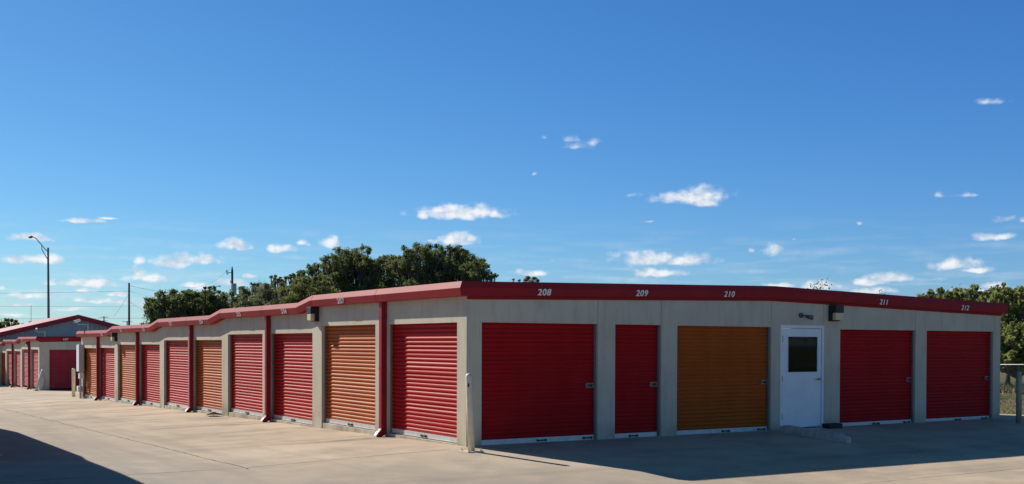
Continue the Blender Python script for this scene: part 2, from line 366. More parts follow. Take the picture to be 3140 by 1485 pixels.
# ------------------------------------------------------------------ ground
def lerp(t, a, b): return a + (b - a) * t
def gz(a, e):
    dL = min(max(-.22 - a, 0), 3.9); dR = min(max(-.10 - e, 0), 5.4)
    return .012 - .0186 * min(max(e, 0), 75) - max(.03 * dL, .047 * dR)
def sheet(name, xs, ys, fn, mat):
    nx, ny = len(xs), len(ys)
    v = [(x, y, fn(x, y)) for y in ys for x in xs]
    f = [(j * nx + i, j * nx + i + 1, (j + 1) * nx + i + 1, (j + 1) * nx + i) for j in range(ny - 1) for i in range(nx - 1)]
    me = bpy.data.meshes.new(name); me.from_pydata(v, [], f); me.update(); me.materials.append(mat)
    o = bpy.data.objects.new(name, me); link(o); return o
def rngf(a, b, st):
    n = max(1, int(round((b - a) / st))); return [a + (b - a) * i / n for i in range(n + 1)]
xs = rngf(-32, -4.12, 2) + rngf(-4.12, -.22, .65)[1:] + rngf(-.22, 16.4, 1.5)[1:]
ys = rngf(-30, -5.5, 2) + rngf(-5.5, -.1, .6)[1:] + rngf(-.1, 0, .1)[1:] + rngf(0, 74, 2)[1:]
c = sheet('concrete_yard', xs, ys, gz, M['concrete']); tag(c, kind='structure')
# slab edge so the pad has thickness
mb = MB()
for i in range(len(ys) - 1):
    mb.add([(16.4, ys[i], gz(16.4, ys[i])), (16.4, ys[i+1], gz(16.4, ys[i+1])), (16.4, ys[i+1], gz(16.4, ys[i+1]) - .2), (16.4, ys[i], gz(16.4, ys[i]) - .2)], [(0, 1, 2, 3)])
tag(mb.build('slab_edge', M['concrete']), kind='structure')
gx = [-3000, -800, -200, -80, -50] + xs[1:-1] + [16.4, 20, 30, 50, 80, 150, 400, 1000, 3000]
gy = [-3000, -800, -200, -80, -50] + ys[1:-1] + [75, 100, 150, 400, 1000, 3000]
gr = sheet('ground', [x + .003 for x in gx], gy, lambda a, e: gz(a, e) - .07, M['field']); tag(gr, kind='structure')

# ------------------------------------------------------------------ text numbers
def text_mesh(s, size, name, parent, origin, xdir, ydir, mat, shear=0., squeeze=1., bold=.01, ext=.002):
    cu = bpy.data.curves.new(name, 'FONT'); cu.body = s; cu.size = size; cu.shear = shear
    cu.align_x = 'CENTER'; cu.align_y = 'CENTER'; cu.space_character = 1.12
    tmp = bpy.data.objects.new('tmp', cu); col.objects.link(tmp)
    bpy.context.view_layer.update()
    me0 = bpy.data.meshes.new_from_object(tmp.evaluated_get(bpy.context.evaluated_depsgraph_get()))
    bpy.data.objects.remove(tmp); bpy.data.curves.remove(cu)
    xd = Vector(xdir).normalized(); yd = Vector(ydir).normalized(); zd = xd.cross(yd)
    co = [v.co.copy() for v in me0.vertices]; fs = [tuple(p.vertices) for p in me0.polygons]
    vs = []; ff = []; inv = parent.matrix_basis.inverted()
    # strokes are thickened by stacking shifted layers half a millimetre apart
    for k, (dx, dy) in enumerate(((-1, 0), (1, 0), (0, -1), (0, 1), (-.7, -.7), (.7, .7), (-.7, .7), (.7, -.7))):
        b = len(vs)
        for c in co: vs.append(tuple(inv @ (Vector(origin) + xd * (c.x * squeeze + dx * bold) + yd * (c.y + dy * bold * .6) + zd * (.0005 * k))))
        ff += [tuple(b + i for i in f) for f in fs]
    me = bpy.data.meshes.new(name); me.from_pydata(vs, [], ff); me.update(); me.materials.append(mat)
    o = bpy.data.objects.new(name, me); link(o, parent); return o

# ------------------------------------------------------------------ storage rows
FT = .112; FB = .245        # fascia break and bottom below its top
def curtain(mb, P, w0, w1, z0, z1, depth, pitch=.0775, amp=.020):
    # P(s, out, z): s along the wall, out = towards the viewer; horizontal round ribs
    prof = []; z = z0; k = 0
    while z < z1 - .01:
        top = min(z + pitch * random.uniform(.975, 1.025), z1); am = amp * random.uniform(.80, 1.15); sk = random.uniform(.5, .8)
        flat = .16
        if k % 7 == 6: flat = .30
        prof.append((z, 0.0)); n = 6
        for i in range(n + 1):
            t = i / n; prof.append((z + (flat * .5 + t * (1 - flat)) * (top - z), am * (math.sin(math.pi * t) ** sk if 0 < t < 1 else 0)))
        z = top; k += 1
    prof.append((z1, 0))
    vs = []; 
    for (zz, o) in prof: vs += [P(w0, depth + o, zz), P(w1, depth + o, zz)]
    mb.add(vs, [(2*i, 2*i+1, 2*i+3, 2*i+2) for i in range(len(prof) - 1)])

def latch_parts(P, sx, z, parent, xf, side):
    m = MB(xf); 
    def bx(m, s0, s1, o0, o1, z0, z1):
        a = P(s0, o0, z0); b = P(s1, o1, z1)
        m.box(min(a[0], b[0]), max(a[0], b[0]), min(a[1], b[1]), max(a[1], b[1]), z0, z1)
    bx(m, sx - .11, sx + .07, .016, .030, z - .045, z + .045)
    bx(m, sx - .10, sx + .10, .030, .044, z + .014, z + .034); bx(m, sx - .10, sx + .10, .030, .044, z - .034, z - .014)
    o = m.build('latch', M['latch'], parent)
    m = MB(xf); bx(m, sx - .06, sx + .02, .030, .050, z - .013, z + .013); bx(m, sx - .01, sx + .012, .05, .066, z - .03, z + .03)
    m.build('latch_bolt', M['black'], o)

def roller_door(root, xf, P, s0, s1, z0, ztop, mat, label, latch_s=None, handles=(), side=1, loc=None):
    """s0..s1 the opening, P maps (s, out-from-door-plane, z)"""
    mb = MB(xf); curtain(mb, P, s0 - .03, s1 + .03, z0 + .10, ztop + .05, 0.0)
    d = mb.build('roller_door', mat, root, smooth=False)
    if label: d['label'] = label
    def bx(m, a0, a1, o0, o1, c0, c1):
        a = P(a0, o0, c0); b = P(a1, o1, c1)
        m.box(min(a[0], b[0]), max(a[0], b[0]), min(a[1], b[1]), max(a[1], b[1]), c0, c1)
    m = MB(xf); bx(m, s0 - .02, s1 + .02, -.004, .030, z0 + .018, z0 + .105); bx(m, s0 - .02, s1 + .02, .026, .040, z0 + .018, z0 + .032)
    b = m.build('bottom_bar', M['bar'], d)
    m = MB(xf); bx(m, s0 - .02, s1 + .02, -.002, .022, z0 + .002, z0 + .018); m.build('rubber_seal', M['rubber'], d)
    for q0, q1 in ((s0 + .001, s0 + .030), (s1 - .032, s1 - .003)):
        m = MB(xf); bx(m, q0, q1, .020, .052, z0 + .008, ztop - .002); m.build('guide_rail', M['guide'], d)
    for h in handles:
        m = MB(xf)
        bx(m, h - .10, h - .075, .03, .062, z0 + .035, z0 + .075); bx(m, h + .075, h + .10, .03, .062, z0 + .035, z0 + .075)
        bx(m, h - .085, h + .085, .056, .070, z0 + .045, z0 + .068)
        m.build('pull_handle', M['black'], d, bevel=.004)
    if latch_s is not None: latch_parts(P, latch_s, z0 + 1.01, d, xf, side)
    return d

def storage_row(name, root, xf, zs, zb, pitch, o0, ow, lcols, kinks, elen, rtops, rlen, rridge, ropen, wA, wE, dA, dE, ltop_open, spouts, lmat=None, handles=True, near_fix=None, sfac=1):
    """wA, wE wall planes (x=wA, y=wE); dA, dE recess of door planes; zs top of left eave per segment"""
    T = .17
    # ---- left wall
    def ztop(e):
        # eave top along the left side
        pts = [(-9, zs[0])]
        for i, (k0, k1) in enumerate(kinks): pts += [(k0, zs[i]), (k1, zs[i+1])]
        pts.append((999, zs[-1]))
        for (e0, z0), (e1, z1) in zip(pts, pts[1:]):
            if e0 <= e <= e1: return lerp((e - e0) / (e1 - e0), z0, z1)
    def zr(a):
        if a < rridge: return lerp((a - wA) / (rridge - wA), rtops[0], rtops[1])
        return lerp((a - rridge) / (rlen - rridge), rtops[1], rtops[2])
    w = MB(xf)
    kk = [k for p in kinks for k in p]
    def colL(e0, e1, zlow=None):
        es = [e0] + [k for k in kk if e0 < k < e1] + [e1]
        lo = -2.0 if zlow is None else zlow
        poly = [(wA, e0, lo), (wA, e1, lo)] + [(wA, e, ztop(e) - .06) for e in es[::-1]]
        w.prism(poly, 0, (T, 0, 0))
    n = len(lcols); edges = []
    for k in range(n):
        s0 = wE + o0 + pitch * k; s1 = s0 + ow; edges.append((s0, s1))
    prev = wE
    for k, (s0, s1) in enumerate(edges):
        colL(prev + (0.004 if k else 0), s0); colL(s0, s1 - .002, ltop_open[k]); prev = s1 + .004
        w.box(wA + .03, wA + T, s1 - .01, s1 + .012, ltop_open[k] - .0, ztop(s1) - .08)
    colL(prev, wE + elen)
    # ---- right wall
    def colR(a0, a1, zlow=None):
        as_ = [a0] + ([rridge] if a0 < rridge < a1 else []) + [a1]; lo = -2.0 if zlow is None else zlow
        poly = [(a0, wE, lo), (a1, wE, lo)] + [(a, wE, zr(a) - .06) for a in as_[::-1]]
        w.prism(poly, 0, (0, T, 0))
    prev = wA + T + .001
    first = True
    for (a0, a1, zt) in ropen:
        colR(prev + (0 if first else .004), a0); colR(a0, a1 - .002, zt); w.box(a1 - .01, a1 + .012, wE + .03, wE + T, zt, zr(a1) - .08); prev = a1 + .004; first = False
    colR(prev, rlen)
    # back and far side
    w.box(rlen - T, rlen, wE + T + .001, wE + elen, -2, min(rtops) - .1 - (zs[0] - zs[-1]))
    for i, z in enumerate(zs):
        y0 = wE + T + .002 if i == 0 else kinks[i-1][1]; y1 = kinks[i][0] if i < len(kinks) else wE + elen
        w.box(rlen - T, rlen - .002, y0, y1, z - .6 - .1, z - .15)
    w.box(wA + T + .001, rlen - T - .001, wE + elen - T, wE + elen - .002, -2, zs[-1] - .2)
    for k, (s0, s1) in enumerate(edges):
        w.box(wA + .012, wA + T - .01, s0 + .001, s1 - .003, -2.0, zb(k) + .006)
    wall = w.build('wall', M['wall'], root, bevel=0)
    wall_b = MB(xf)    # dark lining behind the joints and doors
    # ---- roof : sloped sheets per segment
    r = MB(xf)
    es = [wE - .10] + kk + [wE + elen + .15]
    A = [wA - .10, rridge, rlen + .06]
    dz = [rtops[0] - zs[0], rtops[1] - zs[0], rtops[2] - zs[0]]
    for e0, e1 in zip(es, es[1:]):
        for i in range(2):
            z = [ztop(e0 if e0 > 0 or True else 0) , ztop(e1)]
            a0, a1 = A[i], A[i+1]
            r.add([(a0, e0, z[0] + dz[i] - .006), (a1, e0, z[0] + dz[i+1] - .006), (a1, e1, z[1] + dz[i+1] - .006), (a0, e1, z[1] + dz[i] - .006)], [(0, 1, 2, 3)])
    r.build('roof', M['roofing'], root)
    # ---- eave trim: folded metal profile swept along far-left .. corner .. ridge .. right end
    prof = [(.0, 0.0, 0), (.145, 0.0, 1), (.20, -FT, 1), (.165, -FB, 1), (.0, -FB, 0)]
    def sweep(m, path, lipz=None, rk=1.0):
        # path: (a, e, z, (na, ne)) normals give outward mitred offset
        b = len(m.v)
        for (a, e, z, nn) in path:
            for (o, dz_, _) in prof: m.v.append(Vector((a + nn[0] * o, e + nn[1] * o, z + dz_)))
        k = len(prof)
        for i in range(len(path) - 1):
            for j in range(k - 1): m.f.append((b + i*k + j, b + i*k + j + 1, b + (i+1)*k + j + 1, b + (i+1)*k + j))
        m.f.append(tuple(b + j for j in range(k))); m.f.append(tuple(b + (len(path) - 1) * k + j for j in range(k)))
    RK = .62     # the gable side projects less than the eave side
    path = [(wA, wE + elen, ztop(999 - 1000 + 1000 if False else 998), (-1, .8))]
    for (k0, k1), i in reversed(list(zip(kinks, range(len(kinks))))):
        path += [(wA, k1, zs[i+1], (-1, 0)), (wA, k0, zs[i], (-1, 0))]
    path += [(wA, wE, zs[0], (-1, -RK)), (rridge, wE, rtops[1], (0, -RK)), (rlen, wE, rtops[2], (RK, -RK)), (rlen, wE + elen * .5, rtops[2] - (zs[0] - zs[-1]) * .5, (RK, 0)), (rlen, wE + elen, rtops[2] - (zs[0] - zs[-1]), (RK, 0))]
    m = MB(xf); sweep(m, path)
    trim = m.build('eave_trim', M['trim'], root)
    # lip flashing under the gable trim
    m = MB(xf)
    for a0, a1 in ((wA, rridge), (rridge, rlen)):
        m.prism([(a0, wE - .022, zr(a0) - .30), (a1, wE - .022, zr(a1 - 1e-6) - .30), (a1, wE - .022, zr(a1 - 1e-6) - FB + .004), (a0, wE - .022, zr(a0) - FB + .004)], 0, (0, .020, 0))
    m.build('gable_flashing', M['trim'], root)
    # lap joints where the trim lengths meet
    def lap(pts, nn):
        m = MB(xf); b = 0
        for (a, e, z) in pts:
            for (o, dz_, q) in prof[1:4]: m.v.append(Vector((a + nn[0] * (o + .003), e + nn[1] * (o + .003), z + dz_ + (.002 if q and dz_ == 0 else 0))))
        m.f += [(0, 1, 4, 3), (1, 2, 5, 4)]; m.build('lap_joint', M['trim'], root)
    for e in [k[0] for k in kinks] + [k[0] - 3.3 for k in kinks]:
        lap([(wA, e - .05, ztop(e - .05)), (wA, e, ztop(e))], (-1, 0))
    for a in (3.05, 6.3, 9.4, 12.5):
        if a < rlen: lap([(a, wE, zr(a)), (a + .05, wE, zr(a + .05))], (0, -RK))
    # ---- doors
    PL = lambda s, o, z: (wA + dA - o, s, z)
    PR = lambda s, o, z: (s, wE + dE - o, z)
    for k, (s0, s1) in enumerate(edges):
        mat, lab = lcols[k]
        zbk = zb(k)
        roller_door(root, xf, PL, s0, s1, zbk, ltop_open[k], mat, lab, latch_s=None, handles=([s0 + ow * .5] if handles else []))
    # floor threshold / lining
    for (e0, zt_, zb_) in spouts:
        ins = MB(xf); x1 = wA - .002; x0 = wA - .115
        ins.box(x0, x1, e0, e0 + .125, zb_ + .16, zt_)
        # kicked-out shoe
        ins.prism([(x1, e0, zb_ + .16), (x0, e0, zb_ + .16), (x0 - .10, e0, zb_ + .03), (x0 - .02, e0, zb_ - .01), (x1 , e0, zb_ + .06)], 0, (0, .125, 0))
        d = ins.build('downspout', M['spout'], root, bevel=.008)
        sm = MB(xf); sm.prism([(x0 - .043, e0 + .02, zb_ + .106), (x0 - .103, e0 + .02, zb_ + .032), (x0 - .108, e0 + .02, zb_ + .036), (x0 - .048, e0 + .02, zb_ + .110)], 0, (0, .085, 0))  # pale strip: sun caught by the shoe's end, put in as colour
        sm.build('sunlit_shoe_strip', M['bar'], d)
        for zz in (.5, .88):
            st = MB(xf); st.box(x0 - .004, x1, e0 - .006, e0 + .131, lerp(zz, zb_, zt_), lerp(zz, zb_, zt_) + .03)
            st.build('strap', M['spout'], d)
    return dict(ztop=ztop, zr=zr, edges=edges, PL=PL, PR=PR, wall=wall, trim=trim)

RED, ORG = M['red_door'], M['orange_door']
I = lambda v: v
main = empty('storage_building', (0, 0, 0))
tag(main, 'long storage building with stepped red eaves and numbered doors, its corner nearest the camera', 'building')
wA, wE = -.22, -.10
pit = 3.312; o0 = .331; ow = 2.765
zs = [2.812, 2.676, 2.527, 2.376, 2.243]
kinks = [(6.50, 7.37), (13.09, 14.12), (19.70, 20.70), (26.40, 27.25)]
ops = [2.128, 2.138, 1.992, 1.99, 1.845, 1.842, 1.706, 1.69, 1.56, 1.535]
zbs = [.015, .012, -.095, -.112, -.215, -.255, -.345, -.395, -.475, -.545]
O, D = (ORG, 'orange roller door'), (RED, 'red roller door')
lcols = [(RED, 'red roller door nearest the building corner'), (ORG, 'orange roller door beside the first downspout'), D, D, (ORG, 'orange roller door with brown scrap at its foot'), D, D, (ORG, 'orange roller door next to the small wall lamp'), D, (ORG, 'orange roller door at the far end')]
ropen = [(.077, 2.532, 2.129), (2.937, 4.026, 2.129), (4.430, 6.921, 2.124), (7.181, 8.459, 2.172), (8.969, 11.43, 2.097), (11.828, 14.286, 2.096)]
spouts = []
for i, e in enumerate((3.015, 9.56, 16.22, 22.83, 29.36)):
    spouts.append((e, zs[i] - FB + .01, gz(-.4, e)))
info = storage_row('main', main, I, zs, lambda k: zbs[k], pit, o0, ow, lcols, kinks, 33.15, (2.812, 2.955, 2.775), 14.572, 6.9, ropen, wA, wE, .115, .10, ops, spouts)
rc = [RED, RED, ORG, None, RED, RED]
rl = ['wide red roller door below 208', 'narrow red roller door below 209', 'wide orange roller door below 210', None, 'red roller door below 211', 'red roller door below 212']
hs = [(1.353, 2.355), (3.42,), (5.75, 6.72), None, (10.2, 11.23), (13.06, 14.05)]
for i, (a0, a1, zt) in enumerate(ropen):
    if rc[i] is None: continue
    roller_door(main, I, info['PR'], a0, a1, -.002 * a0 - .004, zt, rc[i], rl[i], latch_s=a1 - .10, handles=hs[i])
# ---- entry door with its glass
a0, a1, zt = ropen[3]; y0 = wE - .012
m = MB()
m.box(a0 + .001, a0 + .055, y0, wE + .15, -.3, zt); m.box(a1 - .055, a1 - .001, y0, wE + .15, -.3, zt); m.box(a0 + .055, a1 - .055, y0, wE + .15, zt - .065, zt - .001)
fr = m.build('door_frame', M['white'], main)
L0, L1, ZB, ZT = a0 + .062, a1 - .062, .045, zt - .072
w0, w1, g0, g1 = 7.411, 8.285, 1.192, 1.935
yd = wE + .012
m = MB()
m.box(L0, w0, yd, yd + .045, ZB, ZT); m.box(w1, L1, yd, yd + .045, ZB, ZT); m.box(w0, w1, yd, yd + .045, ZB, g0); m.box(w0, w1, yd, yd + .045, g1, ZT)
leaf = m.build('entry_door', M['white'], main); leaf['label'] = 'white entry door with a dark window in its upper half'
m = MB()
for (x0, x1, z0, z1) in ((w0 - .02, w0 + .004, g0 - .02, g1 + .02), (w1 - .004, w1 + .02, g0 - .02, g1 + .02), (w0 + .004, w1 - .004, g0 - .02, g0 + .004), (w0 + .004, w1 - .004, g1 - .004, g1 + .02)):
    m.box(x0, x1, yd - .012, yd - .001, z0, z1)
m.build('window_frame', M['white'], leaf)
m = MB(); m.box(w0 + .001, w1 - .001, yd + .012, yd + .02, g0 + .001, g1 - .001); m.build('window_pane', M['glass'], leaf)
for z in (.28, 1.06, 1.88):
    m = MB(); m.box(L0 - .022, L0 + .012, yd - .02, yd - .003, z - .06, z + .06); m.tube([(L0 - .003, yd - .022, z - .065), (L0 - .003, yd - .022, z + .065)], .008, 8); m.build('hinge', M['latch'], leaf)
m = MB(); m.tube([(L1 - .07, yd - .003, 1.04), (L1 - .07, yd - .05, 1.04)], .024, 12); m.tube([(L1 - .07, yd - .045, 1.04), (L1 - .12, yd - .052, 1.042), (L1 - .19, yd - .05, 1.035)], [.011, .010, .008], 8)
m.build('lever_handle', M['steel'], leaf, smooth=True)
m = MB(); m.box(L0, L1, y0 - .05, wE + .15, -.06, .02); m.build('threshold', M['bar'], main)
# ---- unit numbers on the trim
up = Vector((0, -.035, (FB - FT))).normalized()
for s, a in (('208', 1.277), ('209', 3.461), ('210', 5.653), ('211', 10.211), ('212', 13.04)):
    z = info['zr'](a) - .178
    o = .62 * lerp((.178 - FT) / (FB - FT), .20, .165)
    sl_ = (2.955 - 2.812) / 7.12 if a < 6.9 else -(2.955 - 2.775) / 7.67
    text_mesh(s, .158, 'unit_number', main, (a, wE - o - .008, z), (1, 0, sl_), (0, -.035 * .62, FB - FT), M['number'], shear=.10, squeeze=1.08, bold=.006)
for s, e in (('207', 4.83), ('206', 8.14), ('205', 11.44), ('204', 14.78), ('203', 18.04), ('202', 21.45), ('201', 24.77), ('200', 28.03)):
    z = info['ztop'](e) - .178; o = lerp((.178 - FT) / (FB - FT), .20, .165)
    text_mesh(s, .158, 'unit_number', main, (wA - o - .008, e, z), (0, -1, 0), (-.035, 0, FB - FT), M['number'], shear=.0, squeeze=1.4, bold=.003)

# ---- the second row further back on the left
SX, SY, SZ = .55 + .22, 49.0 + .1, -.90
row2 = empty('storage_building', (SX, SY, SZ))
tag(row2, 'storage building further back at the left edge, with wide dark door under 107', 'building')
xf2 = lambda v: Vector((v[0] + SX, v[1] + SY, v[2] + SZ))
zs2 = [2.98, 2.83, 2.68]; k2 = [(6.6, 7.4), (13.2, 14.0)]
FR = M['far_red']
lc2 = [(FR, None), (FR, None), (FR, None), (FR, None), (ORG, 'orange roller door'), (FR, None)]
op2 = [2.26, 2.25, 2.12, 2.11, 1.97, 1.97]; zb2 = [.0, -.03, -.12, -.16, -.22, -.27]
sp2 = [(3.1, 2.98 - FB, -.06), (9.7, 2.83 - FB, -.18), (16.3, 2.68 - FB, -.3)]
inf2 = storage_row('row2', row2, xf2, zs2, lambda k: zb2[k], 3.31, .35, 2.75, lc2, k2, 20.2, (2.98, 3.12, 2.95), 14.5, 7.1, [(.30, 3.2, 2.26), (3.7, 6.4, 2.26), (6.9, 9.6, 2.26), (10.1, 12.8, 2.24)], wA, wE, .115, .10, op2, sp2, handles=False)
for (a0, a1, zt) in [(.30, 3.2, 2.26), (3.7, 6.4, 2.26), (6.9, 9.6, 2.26), (10.1, 12.8, 2.24)]:
    roller_door(row2, xf2, inf2['PR'], a0, a1, -.01, zt, FR, 'dark red roller door' , latch_s=None)
text_mesh('107', .155, 'unit_number', row2, (SX + 1.12, SY + wE - .125, SZ + 2.98 + .03 - .175), (1, 0, .02), (0, -.02, .13), M['number'], shear=.1, squeeze=1.15, bold=.006)
for s, e in (('106', 4.9), ('105', 8.2), ('104', 11.5)):
    text_mesh(s, .15, 'unit_number', row2, (SX + wA - .19, SY + e, SZ + inf2['ztop'](e) - .178), (0, -1, 0), (-.035, 0, FB - FT), M['number'], squeeze=1.1, bold=.006)

# ---- the row across the aisle (its shadow falls into the picture at the lower left)
row3 = empty('storage_building', (-7.4, 2.2, 0))
tag(row3, 'storage building outside the left edge that throws the shadow at lower left', 'building')
def xf3(v): return Vector((-7.40 - (v[0] + .22), 2.45 + v[1] + .1, v[2] - .16))
zs3 = [2.98, 3.12, 2.75]; k3 = [(4.0, 5.0), (13.2, 14.6)]
inf3 = storage_row('row3', row3, xf3, zs3, lambda k: -.03 - .04 * k, 3.31, .35, 2.75, [(RED, None), (ORG, None), (RED, None), (RED, None), (ORG, None), (RED, None)], k3, 21, (2.98, 3.15, 2.95), 12.5, 6.2, [(.3, 3.0, 2.1), (3.6, 6.2, 2.1)], wA, wE, .115, .10, [2.2, 2.18, 2.16, 2.14, 2.0, 2.0], [(3.1, 2.6, -.1), (9.7, 2.6, -.25)], handles=False)
for (a0, a1, zt) in [(.3, 3.0, 2.1), (3.6, 6.2, 2.1)]: roller_door(row3, xf3, inf3['PR'], a0, a1, -.01, zt, RED, None)

m = MB(); zz = gz(-6.9, 4.4) - .01
m.prism([(-7.30, 4.15, zz), (-6.84, 4.3, zz), (-7.30, 4.3, zz + .17)], 0, (.0, .32, 0)); o = m.build('splash_block', M['splash'], bevel=.01)
tag(o, 'pale concrete wedge on the shadowed ground, half cut by the left edge of the picture', 'splash block')
# ---- large gabled shed behind
shed = empty('metal_shed', (3.0, 66, -1.3))
tag(shed, 'wide metal shed with grey ribbed gable and red sloping roof behind the far left row', 'building')
PKX, PKZ, SLP = 5.62, 3.70, .255
E0 = 66.0
m = MB(); hw = 7.2
m.prism([(PKX - hw, E0, -1.6), (PKX + hw, E0, -1.6), (PKX + hw, E0, PKZ - .25 - SLP * hw), (PKX, E0, PKZ - .25), (PKX - hw, E0, PKZ - .25 - SLP * hw)], 0, (0, 12, 0)); m.build('wall', M['siding'], shed)
m = MB()
for sg in (-1, 1):
    xe = PKX + sg * (hw + .5); ze = PKZ - SLP * (hw + .5)
    m.prism([(PKX, E0 - .5, PKZ), (xe, E0 - .5, ze), (xe, E0 - .5, ze - .06), (PKX, E0 - .5, PKZ - .06)], 0, (0, 12.9, 0))
m.build('roof', M['roofred'], shed)
m = MB()
for sg in (-1, 1):
    xe = PKX + sg * (hw + .55); ze = PKZ - SLP * (hw + .55)
    m.prism([(PKX, E0 - .56, PKZ + .03), (xe, E0 - .56, ze + .03), (xe, E0 - .56, ze - .30), (PKX, E0 - .56, PKZ - .30)], 0, (0, .055, 0))
m.build('gable_trim', M['spout'], shed)

# ------------------------------------------------------------------ small fixed things
def wall_lamp(loc, d, label, sc=1.0):
    """d: outward direction 'x' (-X) or 'y' (-Y)"""
    r = empty('wall_lamp', loc); tag(r, label, 'lamp', 'wall lamps under the eaves')
    def T(s, o, z): 
        return (loc[0] - o * sc, loc[1] + s * sc, loc[2] + z * sc) if d == 'x' else (loc[0] + s * sc, loc[1] - o * sc, loc[2] + z * sc)
    def bx(m, s0, s1, o0, o1, z0, z1):
        a = T(s0, o0, z0); b = T(s1, o1, z1); m.box(min(a[0], b[0]), max(a[0], b[0]), min(a[1], b[1]), max(a[1], b[1]), a[2], b[2])
    m = MB(); bx(m, -.12, .12, 0, .10, -.17, .15); bx(m, -.12, .12, .101, .20, .0, .15); m.build('housing', M['black'], r, bevel=.012 * sc)
    m = MB(); bx(m, -.112, .112, .102, .195, -.15, -.002); m.build('lens', M['lens'], r, bevel=.015 * sc)
wall_lamp((-.22, 6.58, 2.41), 'x', 'black wall lamp with yellowed lens on the post between units 206 and 207')
wall_lamp((-.22, 26.35, 1.98), 'x', 'black wall lamp high on a post beside unit 201, left part of the long row')
wall_lamp((8.72, -.10, 2.445), 'y', 'black wall lamp to the right of the white entry door', 1.05)
wall_lamp((SX - .22, SY + 3.35, SZ + 2.55), 'x', 'small black wall lamp under the eave of the far left row')
# photo-cell lamp over the entry door
r = empty('door_light', (7.83, -.1, 2.36)); tag(r, 'small grey swivel light above the white entry door', 'lamp')
m = MB(); m.tube([(7.76, -.10, 2.375), (7.76, -.135, 2.375)], .055, 14); m.build('back_plate', M['polem'], r, smooth=False)
m = MB(); m.tube([(7.76, -.13, 2.375), (7.80, -.19, 2.365), (7.84, -.22, 2.35)], .018, 8); m.tube([(7.82, -.20, 2.352), (7.86, -.24, 2.34), (7.93, -.29, 2.325)], [.03, .045, .050], 12); m.build('lamp_head', M['polem'], r, smooth=True)

def sec_camera(loc, label, sgn, dirv):
    r = empty('security_camera', loc); tag(r, label, 'camera')
    x, y, z = loc
    m = MB(); m.tube([(x, y, z - .05), (x, y, z + .30)], .022, 8); m.tube([(x, y, z + .27), (x + sgn * .40, y - .1, z + .27)], .014, 8); m.tube([(x + sgn * .40, y - .1, z + .27), (x + sgn * .44, y - .12, z + .38)], .014, 6); m.build('mount_arm', M['grey'], r)
    hx, hy, hz = x + sgn * .44, y - .13, z + .42; dv = Vector(dirv).normalized()
    m = MB(); c0 = Vector((hx, hy, hz)); m.tube([c0 - dv * .12, c0 + dv * .01, c0 + dv * .15], [.05, .055, .055], 12)
    m.build('camera_body', M['white'], r)
    m = MB(); m.tube([c0 + dv * .151, c0 + dv * .155], [.04, .04], 12); m.build('lens', M['black'], r)
sec_camera((SX + .1, SY + .1, SZ + 2.97), 'white security camera on a pipe arm above the corner of the far left row', -1, (-.25, -1, -.25))
sec_camera((-.12, 32.2, 2.24), 'white security camera tilted down on an arm at the far end of the long row', -1, (-1, -.3, -.35))

# electric meter boxes on the far end of the long row
r = empty('meter_cabinet', (-.3, 32.9, -.6)); tag(r, 'pale grey electric meter cabinet with conduits on the far end of the long row', 'meter box')
m = MB(); m.box(-.42, -.222, 32.45, 33.02, .52, 1.68); m.build('cabinet', M['grey'], r, bevel=.01)
m = MB(); m.box(-.432, -.422, 32.48, 32.99, .55, 1.65); m.build('cabinet_door', M['white'], r)
m = MB(); m.box(-.40, -.222, 32.5, 32.75, .24, .46); m.build('junction_box', M['white'], r)
m = MB(); m.box(-.44, -.222, 32.6, 32.9, -.32, -.08); m.build('junction_box', M['white'], r)
for x, y in ((-.34, 32.55), (-.34, 32.68), (-.30, 32.85)):
    m = MB(); m.tube([(x, y, -.62), (x, y, .55)], .03, 8); m.build('conduit', M['grey'], r)

# bollards
def bollard(loc, label, h, r0, lean=(0, 0), plate=False, grp='steel guard posts', mat=None):
    o = empty('bollard', loc); tag(o, label, 'bollard', grp)
    x, y, z = loc; lx, ly = lean; mt = mat or M['cream']
    top = Vector((x + lx, y + ly, z + h)); b = Vector((x, y, z)); d = (top - b)
    m = MB(); zz = .014 if plate else -.05
    m.tube([b + Vector((0, 0, zz)), b + d * .5, top - d * (.05 / h)] + [top - d * (q / h) for q in (.03, .012, 0)], [r0, r0, r0, r0 * .88, r0 * .6, r0 * .12], 24)
    m.build('post', mt, o, smooth=True)
    if plate:
        m = MB(); m.box(x - .15, x + .15, y - .15, y + .15, z - .02, z + .012); m.build('base_plate', mt, o, bevel=.004)
        for sx in (-1, 1):
            for sy in (-1, 1):
                m = MB(); m.tube([(x + sx * .115, y + sy * .115, z + .0125), (x + sx * .115, y + sy * .115, z + .03)], .02, 6); m.tube([(x + sx * .115, y + sy * .115, z + .03), (x + sx * .115, y + sy * .115, z + .06)], .009, 8); m.build('anchor_bolt', mt, o)
        c0 = b + d * .85
        m = MB(); nrm = Vector((-.45, -.89, 0))
        pts = [(-.016, -.03), (.004, -.038), (.014, -.01), (.012, .02), (-.004, .034), (-.018, .012)]
        side = Vector((.89, -.45, 0))
        m.prism([c0 + nrm * (r0 + .001) + side * (px - .012) + Vector((0, 0, pz)) for px, pz in pts], 0, nrm * -.01); m.build('paint_chip', M['black'], o)
    return o
bollard((-.42, -.62, gz(-.42, -.62)), 'cream steel post bolted to the concrete at the near building corner, leaning slightly left', 1.29, .057, (-.052, .0), True)
bollard((-.15, 35.2, gz(-.15, 35.2)), 'upright cream post standing at the far end of the long row', 1.26, .075)
b2x, b2y = .33, 47.9
bollard((b2x - .12, b2y, gz(b2x, b2y)), 'knocked over cream post leaning right against the corner of the far left row', 1.16, .08, (.42, .35), True)
